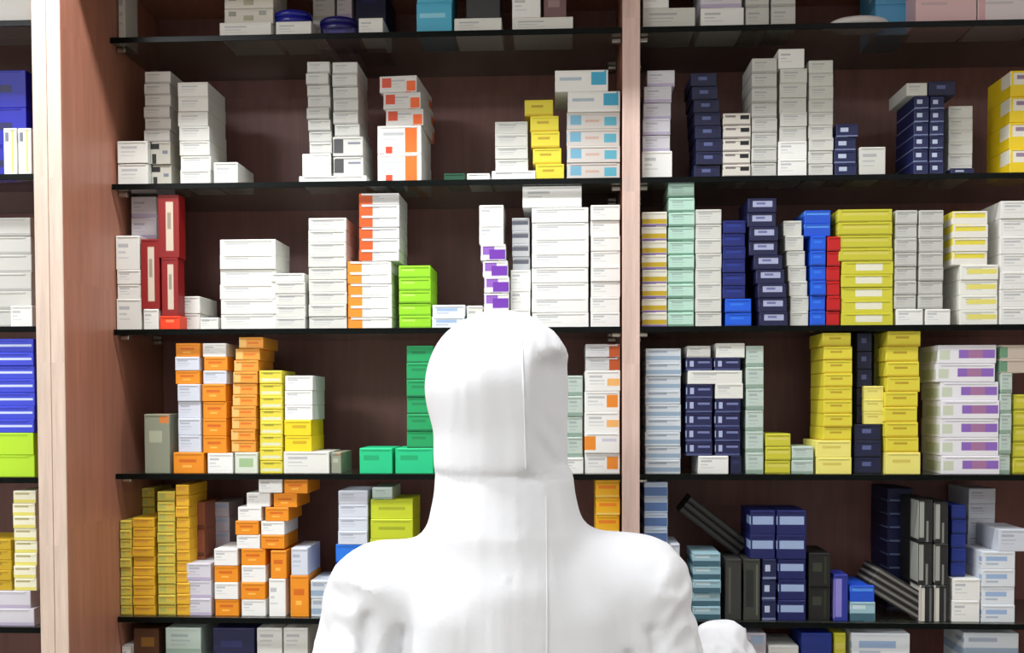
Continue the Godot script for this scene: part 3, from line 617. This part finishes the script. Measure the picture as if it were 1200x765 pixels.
func make_cabinets():
	var cab := thing("shelving_cabinet", "tall brown wooden pharmacy cabinet with cream edges and pink centre post", "cabinet", Vector3(0, 0, 0))
	var pieces := [
		["side_panel", Vector3(LX1 - 0.025, 0, -0.268), Vector3(LX1, 2.68, 0.197), "laminate"],
		["panel_edge", Vector3(LX1 - 0.025, 0, 0.1972), Vector3(LX1, 2.68, 0.2), "edge"],
		["side_panel", Vector3(1.185, 0, -0.268), Vector3(1.21, 2.68, 0.197), "laminate"],
		["panel_edge", Vector3(1.185, 0, 0.1972), Vector3(1.21, 2.68, 0.2), "edge"],
		["back_panel", Vector3(LX1, 0.1, -0.268), Vector3(1.185, 2.68, -0.252), "back"],
		["centre_post", Vector3(0.1325, 0.1, -0.252), Vector3(0.1645, 2.445, 0.009), "laminate"],
		["post_edge", Vector3(0.1315, 0.1, 0.0092), Vector3(0.1655, 2.445, 0.0125), "post"],
		["canopy", Vector3(LX1, 2.448, -0.252), Vector3(1.185, 2.68, 0.195), "laminate"],
		["plinth", Vector3(LX1, 0, -0.252), Vector3(1.185, 0.1, 0.0), "laminate"],
	]
	M.post = M.edge.duplicate()
	M.post.albedo_color = Color(1.0, 0.87, 0.81)
	for q in pieces:
		var b := block(q[1], q[2], 0.0012)
		part(q[0], b[0], M[q[3]], cab, b[1])
	var cab2 := thing("shelving_cabinet", "neighbouring wooden cabinet at the far left edge, cut by the frame", "cabinet", Vector3(0, 0, 0))
	pieces = [
		["side_panel", Vector3(LX0, 0, -0.268), Vector3(LX0 + 0.0262, 2.68, 0.197), "laminate"],
		["panel_edge", Vector3(LX0, 0, 0.1972), Vector3(LX0 + 0.0262, 2.68, 0.2), "edge"],
		["side_panel", Vector3(-2.03, 0, -0.268), Vector3(-2.005, 2.68, 0.197), "laminate"],
		["panel_edge", Vector3(-2.03, 0, 0.1972), Vector3(-2.005, 2.68, 0.2), "edge"],
		["back_panel", Vector3(-2.005, 0.1, -0.268), Vector3(LX0, 2.68, -0.252), "back"],
		["canopy", Vector3(-2.005, 2.448, -0.252), Vector3(LX0, 2.68, 0.195), "laminate"],
		["plinth", Vector3(-2.005, 0, -0.252), Vector3(LX0, 0.1, 0.0), "laminate"],
	]
	for q in pieces:
		var b := block(q[1], q[2], 0.0012)
		part(q[0], b[0], M[q[3]], cab2, b[1])
	for k in SHELF_TOP.size():
		var word: String = ["topmost", "second", "third", "fourth", "fifth", "sixth", "seventh", "lowest"][k]
		make_shelf("%s dark-edged glass shelf left of the centre post" % word, LX1, 0.1325, SHELF_TOP[k], -0.252, 0.0, "dark-edged glass shelves")
		make_shelf("%s dark-edged glass shelf right of the centre post" % word, 0.1645, 1.185, SHELF_TOP[k], -0.252, 0.0, "dark-edged glass shelves")
		make_shelf("%s glass shelf in the cabinet at far left" % word, -2.005, LX0, SHELF_TOP[k], -0.252, 0.1, "dark-edged glass shelves")

# ------------------------------------------------------------------ the room
func make_room():
	var b := block(Vector3(-3.6, -0.2, -0.6), Vector3(3.6, 0, 5.2), 0.001)
	structure("floor", b[0], M.floor, b[1])
	b = block(Vector3(-3.6, 3.0, -0.6), Vector3(3.6, 3.2, 5.2), 0.001)
	structure("ceiling", b[0], M.ceiling, b[1])
	b = block(Vector3(-3.6, 0, -0.6), Vector3(3.6, 3.0, -0.272), 0.001)
	structure("wall_back", b[0], M.wall, b[1])
	b = block(Vector3(-3.6, 0, 5.0), Vector3(3.6, 3.0, 5.2), 0.001)
	structure("wall_front", b[0], M.wall, b[1])
	b = block(Vector3(-3.6, 0, -0.272), Vector3(-3.4, 3.0, 5.0), 0.001)
	structure("wall_left", b[0], M.wall, b[1])
	b = block(Vector3(3.4, 0, -0.272), Vector3(3.6, 3.0, 5.0), 0.001)
	structure("wall_right", b[0], M.wall, b[1])

func make_lights():
	var lamps := [
		[-0.75, 0.52, 1.3, 0.09, "slim ceiling batten above the shelves, left", 3.9],
		[1.7, 0.52, 1.3, 0.09, "slim ceiling batten above the shelves, right", 1.9],
		[-1.9, 2.3, 1.2, 0.6, "square ceiling panel behind the camera, left", 7.5],
		[1.6, 2.6, 1.2, 0.6, "square ceiling panel behind the camera, right", 0.9],
		[0.0, 4.1, 1.2, 0.6, "ceiling panel near the rear wall", 1.4],
	]
	for q in lamps:
		var o := thing("ceiling_light", q[4], "ceiling light", Vector3(q[0], 3.0, q[1]), "ceiling lights")
		var w: float = q[2]
		var d: float = q[3]
		var b := block(Vector3(-w / 2 - 0.02, -0.045, -d / 2 - 0.02), Vector3(w / 2 + 0.02, -0.0005, d / 2 + 0.02), 0.004)
		part("housing", b[0], M.housing, o, b[1])
		b = block(Vector3(-w / 2, -0.052, -d / 2), Vector3(w / 2, -0.0455, d / 2), 0.002)
		part("diffuser", b[0], M.lamp, o, b[1])
		var l := AreaLight3D.new()
		l.name = "lamp_glow"
		l.area_size = Vector2(w, d)
		l.light_energy = q[5]
		l.light_color = Color(0.975, 0.985, 1.0)
		l.area_range = 12.0
		l.shadow_enabled = true
		o.add_child(l)
		l.position = Vector3(0, -0.056, 0)
		l.rotation = Vector3(-PI / 2, 0, 0)

# ------------------------------------------------------------------ the person
# A field of tapered capsules joined by a smooth minimum, meshed as surface nets, block by block.
class Field:
	var bones := []          # [a, b - a, 1 / length squared, radius at a, radius at b]
	var k := 0.03
	var shape: Callable      # last changes to the field
	func bone(a: Vector3, b: Vector3, ra: float, rb: float):
		var ba := b - a
		bones.append([a, ba, 1.0 / maxf(ba.length_squared(), 1e-9), ra, rb])
	func one(n: int, p: Vector3) -> float:
		var q: Array = bones[n]
		var pa: Vector3 = p - q[0]
		var h := clampf(pa.dot(q[1]) * q[2], 0.0, 1.0)
		return (pa - q[1] * h).length() - lerpf(q[3], q[4], h)
	func value(p: Vector3, near: Array) -> float:
		var d := 1e3
		for n in near:
			var e := one(n, p)
			var h := maxf(k - absf(d - e), 0.0) / k
			d = minf(d, e) - h * h * k * 0.25
		return shape.call(d, p) if shape.is_valid() else d
	func mesh_into(st: SurfaceTool, first: int, lo: Vector3, hi: Vector3, cell: float) -> int:
		var b := 8
		var nb := ((hi - lo) / (cell * b)).ceil()
		var verts := {}
		var count := first
		var stride := 4096
		for bz in int(nb.z):
			for by in int(nb.y):
				for bx in int(nb.x):
					var centre := lo + (Vector3(bx, by, bz) + Vector3.ONE * 0.5) * cell * b
					var near := []
					var best := 1e3
					var ds := []
					for n in bones.size():
						var e := one(n, centre)
						ds.append(e)
						best = minf(best, e)
					var reach := cell * (b + 2) * 0.87
					if best > reach + 0.03 or best < -reach - 0.06:
						continue
					for n in bones.size():
						if ds[n] < best + 2.0 * reach + k:
							near.append(n)
					var m := b + 2
					var val := PackedFloat32Array()
					val.resize(m * m * m)
					var o := lo + Vector3(bx * b - 1, by * b - 1, bz * b - 1) * cell
					var at := 0
					var mixed := 0
					for z in m:
						for y in m:
							for x in m:
								var v := value(o + Vector3(x, y, z) * cell, near)
								val[at] = v
								mixed |= 1 if v < 0.0 else 2
								at += 1
					if mixed != 3:
						continue
					# quads round each crossed edge whose lower end lies in 1..b of this block
					for z in range(1, b + 1):
						for y in range(1, b + 1):
							for x in range(1, b + 1):
								var i0 := (z * m + y) * m + x
								var inside := val[i0] < 0.0
								for axis in 3:
									var step: int = [1, m, m * m][axis]
									if (val[i0 + step] < 0.0) == inside:
										continue
									var u: Vector3i = [Vector3i(0, 1, 0), Vector3i(0, 0, 1), Vector3i(1, 0, 0)][axis]
									var w: Vector3i = [Vector3i(0, 0, 1), Vector3i(1, 0, 0), Vector3i(0, 1, 0)][axis]
									var c0 := Vector3i(x, y, z)
									var ids := []
									for c in [c0 - u - w, c0 - w, c0, c0 - u]:
										var g := Vector3i(bx * b + c.x, by * b + c.y, bz * b + c.z)
										var key := (g.z * stride + g.y) * stride + g.x
										if not verts.has(key):
											var sum := Vector3.ZERO
											var hits := 0
											var base: int = (c.z * m + c.y) * m + c.x
											for e in EDGES:
												var va := val[base + e[0].x + e[0].y * m + e[0].z * m * m]
												var vb := val[base + e[1].x + e[1].y * m + e[1].z * m * m]
												if (va < 0.0) != (vb < 0.0):
													sum += Vector3(e[0]).lerp(Vector3(e[1]), va / (va - vb))
													hits += 1
											verts[key] = count
											count += 1
											st.add_vertex(o + (Vector3(c) + sum / maxi(hits, 1)) * cell)
										ids.append(verts[key])
									var order := [0, 2, 1, 0, 3, 2] if inside else [0, 1, 2, 0, 2, 3]
									for t in order:
										st.add_index(ids[t])
		return count
	const EDGES := [[Vector3i(0, 0, 0), Vector3i(1, 0, 0)], [Vector3i(0, 1, 0), Vector3i(1, 1, 0)], [Vector3i(0, 0, 1), Vector3i(1, 0, 1)], [Vector3i(0, 1, 1), Vector3i(1, 1, 1)],
		[Vector3i(0, 0, 0), Vector3i(0, 1, 0)], [Vector3i(1, 0, 0), Vector3i(1, 1, 0)], [Vector3i(0, 0, 1), Vector3i(0, 1, 1)], [Vector3i(1, 0, 1), Vector3i(1, 1, 1)],
		[Vector3i(0, 0, 0), Vector3i(0, 0, 1)], [Vector3i(1, 0, 0), Vector3i(1, 0, 1)], [Vector3i(0, 1, 0), Vector3i(0, 1, 1)], [Vector3i(1, 1, 0), Vector3i(1, 1, 1)]]

func begin() -> SurfaceTool:
	var st := SurfaceTool.new()
	st.begin(Mesh.PRIMITIVE_TRIANGLES)
	return st

func finish(st: SurfaceTool) -> ArrayMesh:
	st.generate_normals()
	return st.commit()

const SHL := Vector3(-0.178, 1.292, 0.005)
const SHR := Vector3(0.207, 1.303, 0.005)
const ELL := Vector3(-0.262, 1.005, 0.03)
const ELR := Vector3(0.262, 1.035, 0.03)
const WRL := Vector3(-0.130, 1.020, -0.235)
const WRR := Vector3(0.388, 1.135, -0.205)

func hand_bones(f: Field, wrist: Vector3, toward: Vector3, palm_normal: Vector3, thumb_side: float, curl: float):
	var fwd := toward.normalized()
	var nrm := (palm_normal - fwd * palm_normal.dot(fwd)).normalized()
	var side := fwd.cross(nrm) * thumb_side
	f.bone(wrist - fwd * 0.03, wrist + fwd * 0.015, 0.030, 0.026)
	for s in [-1.0, 0.0, 1.0]:
		f.bone(wrist + side * 0.012 * s, wrist + fwd * 0.085 + side * 0.028 * s, 0.016, 0.013)
	var lengths := [0.072, 0.080, 0.074, 0.058]
	for i in 4:
		var root := wrist + fwd * 0.088 + side * (0.033 - 0.022 * i)
		var dir := (fwd + side * (0.10 - 0.07 * i)).normalized()
		var r := 0.0098 - 0.0006 * i
		var bend := curl * (1.0 + 0.12 * i)
		for j in 3:
			var ln: float = lengths[i] * [0.44, 0.31, 0.25][j]
			var tip := root + dir * ln
			f.bone(root, tip, r, r * 0.92)
			r *= 0.92
			root = tip
			dir = (dir * cos(bend) + nrm * sin(bend)).normalized()
	var tr := wrist + fwd * 0.025 + side * 0.024
	var tm := tr + (fwd * 0.55 + side * 0.75 + nrm * 0.25).normalized() * 0.042
	var tt := tm + (fwd * 0.85 + side * 0.25 + nrm * 0.35).normalized() * 0.032
	f.bone(tr, tm, 0.0145, 0.0115)
	f.bone(tm, tt, 0.0112, 0.0098)

func make_person():
	var o := thing("person", "person in a white hooded coverall standing with their back turned, facing the shelves", "person", Vector3(-0.0824, 0, 0.42))
	o.rotation.y = deg_to_rad(4)
	# --- the body: head with its face, neck, trunk, arms and legs in one surface
	var body := Field.new()
	body.k = 0.025
	body.bone(Vector3(0.018, 1.30, 0.0), Vector3(0.018, 0.98, 0.0), 0.115, 0.105)
	body.bone(Vector3(-0.075, 1.28, 0), Vector3(-0.065, 0.97, 0), 0.085, 0.085)
	body.bone(Vector3(0.11, 1.28, 0), Vector3(0.10, 0.97, 0), 0.085, 0.085)
	body.bone(Vector3(0.0, 1.40, 0.0), Vector3(0, 1.52, -0.015), 0.056, 0.054)
	for a in [[SHL, ELL, WRL], [SHR, ELR, WRR]]:
		body.bone(Vector3(0.018, 1.36, 0), a[0], 0.05, 0.045)
		body.bone(a[0], a[1], 0.045, 0.036)
		body.bone(a[1], a[2], 0.036, 0.024)
	for s in [-1.0, 1.0]:
		body.bone(Vector3(0.018 + s * 0.085, 0.93, 0), Vector3(0.018 + s * 0.10, 0.50, -0.005), 0.075, 0.05)
		body.bone(Vector3(0.018 + s * 0.10, 0.50, -0.005), Vector3(0.018 + s * 0.105, 0.10, 0.01), 0.05, 0.036)
	var st := begin()
	body.mesh_into(st, 0, Vector3(-0.42, 0.0, -0.32), Vector3(0.52, 1.56, 0.20), 0.018)
	var skin := finish(st)
	var head := Field.new()
	head.k = 0.018
	head.bone(Vector3(-0.004, 1.632, 0.004), Vector3(-0.002, 1.640, -0.030), 0.072, 0.068)      # skull
	head.bone(Vector3(0, 1.585, -0.045), Vector3(0, 1.555, -0.060), 0.056, 0.042)     # face
	head.bone(Vector3(0, 1.533, -0.078), Vector3(0, 1.530, -0.072), 0.024, 0.026)     # chin
	head.bone(Vector3(0, 1.500, -0.010), Vector3(0, 1.560, -0.012), 0.054, 0.054)     # neck
	head.bone(Vector3(0, 1.622, -0.098), Vector3(0, 1.592, -0.116), 0.008, 0.012)     # nose
	for s in [-1.0, 1.0]:
		head.bone(Vector3(s * 0.014, 1.588, -0.105), Vector3(s * 0.012, 1.588, -0.108), 0.008, 0.008)
		head.bone(Vector3(s * 0.015, 1.640, -0.097), Vector3(s * 0.045, 1.642, -0.084), 0.009, 0.009)
		head.bone(Vector3(s * 0.040, 1.595, -0.075), Vector3(s * 0.050, 1.600, -0.060), 0.024, 0.022)
	head.bone(Vector3(-0.022, 1.564, -0.097), Vector3(0.022, 1.564, -0.097), 0.0065, 0.0065)   # lips
	head.bone(Vector3(-0.018, 1.556, -0.096), Vector3(0.018, 1.556, -0.096), 0.0070, 0.0070)
	st = begin()
	head.mesh_into(st, 0, Vector3(-0.10, 1.47, -0.14), Vector3(0.10, 1.74, 0.11), 0.0045)
	st.append_from(skin, 0, Transform3D.IDENTITY)
	var joined := finish(st)
	var bodynode := part("body", joined, M.skin, o)
	for s in [-1.0, 1.0]:
		part("eye", lathe([Vector2(0.0001, -0.009), Vector2(0.006, -0.006), Vector2(0.009, 0.0), Vector2(0.006, 0.006), Vector2(0.0001, 0.009)], Vector3.ONE, 14), M.eye, bodynode, Vector3(s * 0.031, 1.626, -0.087))
	# --- the coverall with its hood
	var suit := Field.new()
	suit.k = 0.025
	suit.bone(Vector3(0.018, 1.30, 0.005), Vector3(0.018, 0.95, 0.0), 0.130, 0.135)
	suit.bone(Vector3(-0.062, 1.26, 0.01), Vector3(-0.070, 0.92, 0), 0.108, 0.122)
	suit.bone(Vector3(0.098, 1.26, 0.01), Vector3(0.106, 0.92, 0), 0.108, 0.122)
	for a in [[SHL, ELL, WRL, 1.334], [SHR, ELR, WRR, 1.344]]:
		suit.bone(Vector3(0.008, a[3], 0.0), a[0], 0.078, 0.080)
		suit.bone(a[0], a[1], 0.080, 0.070)
		suit.bone(a[1], a[2] + (a[2] - a[1]).normalized() * 0.02, 0.068, 0.052)
	for s in [-1.0, 1.0]:
		suit.bone(Vector3(0.018 + s * 0.085, 0.92, 0), Vector3(0.018 + s * 0.10, 0.50, -0.005), 0.115, 0.088)
		suit.bone(Vector3(0.018 + s * 0.10, 0.50, -0.005), Vector3(0.018 + s * 0.105, 0.13, 0.01), 0.088, 0.080)
	# hood: crown, back of the head, drape over the neck
	suit.bone(Vector3(0, 1.624, 0.0), Vector3(0, 1.612, -0.055), 0.110, 0.104)
	suit.bone(Vector3(0.001, 1.612, 0.004), Vector3(0.006, 1.500, 0.0), 0.112, 0.103)
	suit.bone(Vector3(0.006, 1.495, 0.0), Vector3(0.006, 1.395, 0.0), 0.102, 0.122)
	var fold := FastNoiseLite.new()
	fold.seed = 21
	fold.frequency = 1.0
	fold.fractal_octaves = 2
	suit.shape = func(d: float, p: Vector3) -> float:
		if absf(d) > 0.05:
			return d
		# one side of the hood is drawn flat, with a sharp fold where it turns
		if p.y > 1.40 and p.y < 1.80:
			var off := 0.0835 + 0.06 * smoothstep(1.640, 1.72, p.y) + 0.06 * smoothstep(1.50, 1.45, p.y)
			d = maxf(d, p.x * 0.90 + p.z * 0.43 - off)
			# the middle strip of the hood laps over the flat side
			d -= 0.0065 * smoothstep(0.0, 0.040, p.x) * smoothstep(0.047, 0.043, p.x) * smoothstep(0.05, 0.08, p.z) * smoothstep(1.70, 1.66, p.y) * smoothstep(1.488, 1.50, p.y)
			# face opening
			var q := (p - Vector3(0, 1.592, -0.135)) / Vector3(0.066, 0.088, 0.085)
			d = maxf(d, -(q.length() - 1.0) * 0.066)
			# crease where the hood meets the collar
			var below := 1.489 - 0.35 * p.x * p.x - p.y
			d += 0.012 * smoothstep(-0.004, 0.002, below) * exp(-maxf(below, 0.0) / 0.022) * smoothstep(-0.02, 0.06, p.z)
			# slanting pulls in the flat side, towards the neck
			var pull := sin((p.y * 0.8 + p.x * 1.0) * 150.0 + 1.0)
			d -= 0.0028 * pull * smoothstep(0.03, 0.06, p.x) * smoothstep(0.105, 0.085, p.x) * smoothstep(1.60, 1.53, p.y) * smoothstep(1.46, 1.50, p.y)
		# folds: long soft ones down the trunk, slanting ones on the sleeves and in the neck
		var arm := smoothstep(0.17, 0.24, absf(p.x - 0.018)) * smoothstep(1.40, 1.30, p.y)
		var n1 := fold.get_noise_3d(p.x * 7.0 + p.y * 4.0 * tanh(p.x * 18.0), p.y * 3.5, p.z * 6.0)
		var n2 := 1.0 - absf(fold.get_noise_3d(p.x * 10.0 - p.y * 9.0 * tanh(p.x * 18.0), p.y * 8.0 + 7.0, p.z * 8.0)) * 2.2
		d -= 0.0026 * n1 + arm * 0.010 * n2
		# deep creases running down from the armpits
		if p.z > 0.0 and p.y < 1.32:
			for c in [[-0.148, 1.25, -0.166, 1.06], [-0.196, 1.275, -0.220, 1.12], [0.192, 1.21, 0.168, 1.06], [0.228, 1.25, 0.238, 1.14]]:
				var t := clampf((c[1] - p.y) / (c[1] - c[3]), 0.0, 1.0)
				var away := Vector2(p.x - lerpf(c[0], c[2], t), p.y - lerpf(c[1], c[3], t)).length()
				d += 0.013 * exp(-away * away / 0.00016)
		return d
	st = begin()
	var made := suit.mesh_into(st, 0, Vector3(-0.45, 0.05, -0.32), Vector3(0.55, 1.01, 0.26), 0.014)
	made = suit.mesh_into(st, made, Vector3(-0.45, 1.004, -0.32), Vector3(0.55, 1.80, 0.26), 0.0075)
	part("coverall", finish(st), M.cloth, o)
	# sewn seams: down the back, and up the fold of the hood
	var every := range(suit.bones.size())
	var lines := [["back_seam", Vector2(0.066, 1.455), Vector2(0.064, 0.95)], ["hood_seam", Vector2(0.036, 1.497), Vector2(0.030, 1.70)]]
	for ln in lines:
		var pts := []
		for i in 61:
			var q: Vector2 = ln[1].lerp(ln[2], i / 60.0)
			var z := 0.25
			while z > -0.05:
				var dist := suit.value(Vector3(q.x, q.y, z), every)
				if dist < 0.0004:
					break
				z -= maxf(dist * 0.5, 0.0004)
			pts.append(Vector3(q.x, q.y, z + 0.0004))
		part(ln[0], tube(pts, 0.0013), M.cloth, o)
	# --- gloves
	for q in [[WRL, Vector3(0.55, 0.05, -0.8), Vector3(0.8, 0.1, 0.55), 1.0, 0.55], [WRR, Vector3(0.28, 0.10, -0.95), Vector3(-0.4, -0.8, -0.2), -1.0, 0.40]]:
		var g := Field.new()
		g.k = 0.008
		hand_bones(g, q[0], q[1], q[2], q[3], q[4])
		st = begin()
		g.mesh_into(st, 0, q[0] - Vector3(0.2, 0.2, 0.24), q[0] + Vector3(0.2, 0.2, 0.1), 0.0036)
		part("glove", finish(st), M.glove, o)
	# --- boots
	for s in [-1.0, 1.0]:
		var f := Field.new()
		f.k = 0.03
		var ax: float = 0.018 + s * 0.105
		f.bone(Vector3(ax, 0.17, 0.012), Vector3(ax, 0.075, 0.012), 0.064, 0.058)
		f.bone(Vector3(ax, 0.048, 0.03), Vector3(ax + s * 0.02, 0.040, -0.16), 0.046, 0.038)
		f.shape = func(d: float, p: Vector3) -> float: return maxf(d, -p.y + 0.002)
		st = begin()
		f.mesh_into(st, 0, Vector3(ax - 0.15, -0.02, -0.24), Vector3(ax + 0.15, 0.26, 0.12), 0.009)
		part("boot", finish(st), M.boot, o)

# ------------------------------------------------------------------ the scene
func _ready():
	var cam := Camera3D.new()
	cam.name = "camera"
	add_child(cam)
	cam.position = Vector3(0.0116, 1.5967, 1.9855)
	cam.rotation = Vector3(-0.02795, 0.04843, -0.00243)
	cam.near = 0.05
	cam.far = 50.0
	var focal := 1180.0
	cam.projection = Camera3D.PROJECTION_FRUSTUM
	cam.size = cam.near * 765.0 / focal
	cam.frustum_offset = Vector2(0.0, cam.near * 119.05 / focal)
	cam.current = true
	var we := WorldEnvironment.new()
	we.name = "environment"
	var env := Environment.new()
	env.background_mode = Environment.BG_COLOR
	env.background_color = Color(0.0, 0.0, 0.0)
	env.tonemap_mode = Environment.TONE_MAPPER_LINEAR
	env.tonemap_exposure = 0.98
	env.sdfgi_enabled = true
	env.ssao_enabled = true
	env.ssil_enabled = true
	we.environment = env
	add_child(we)
	make_materials()
	make_lights()
	make_room()
	make_cabinets()
	make_looks()
	make_stacks()
	make_loose_things()
	make_person()
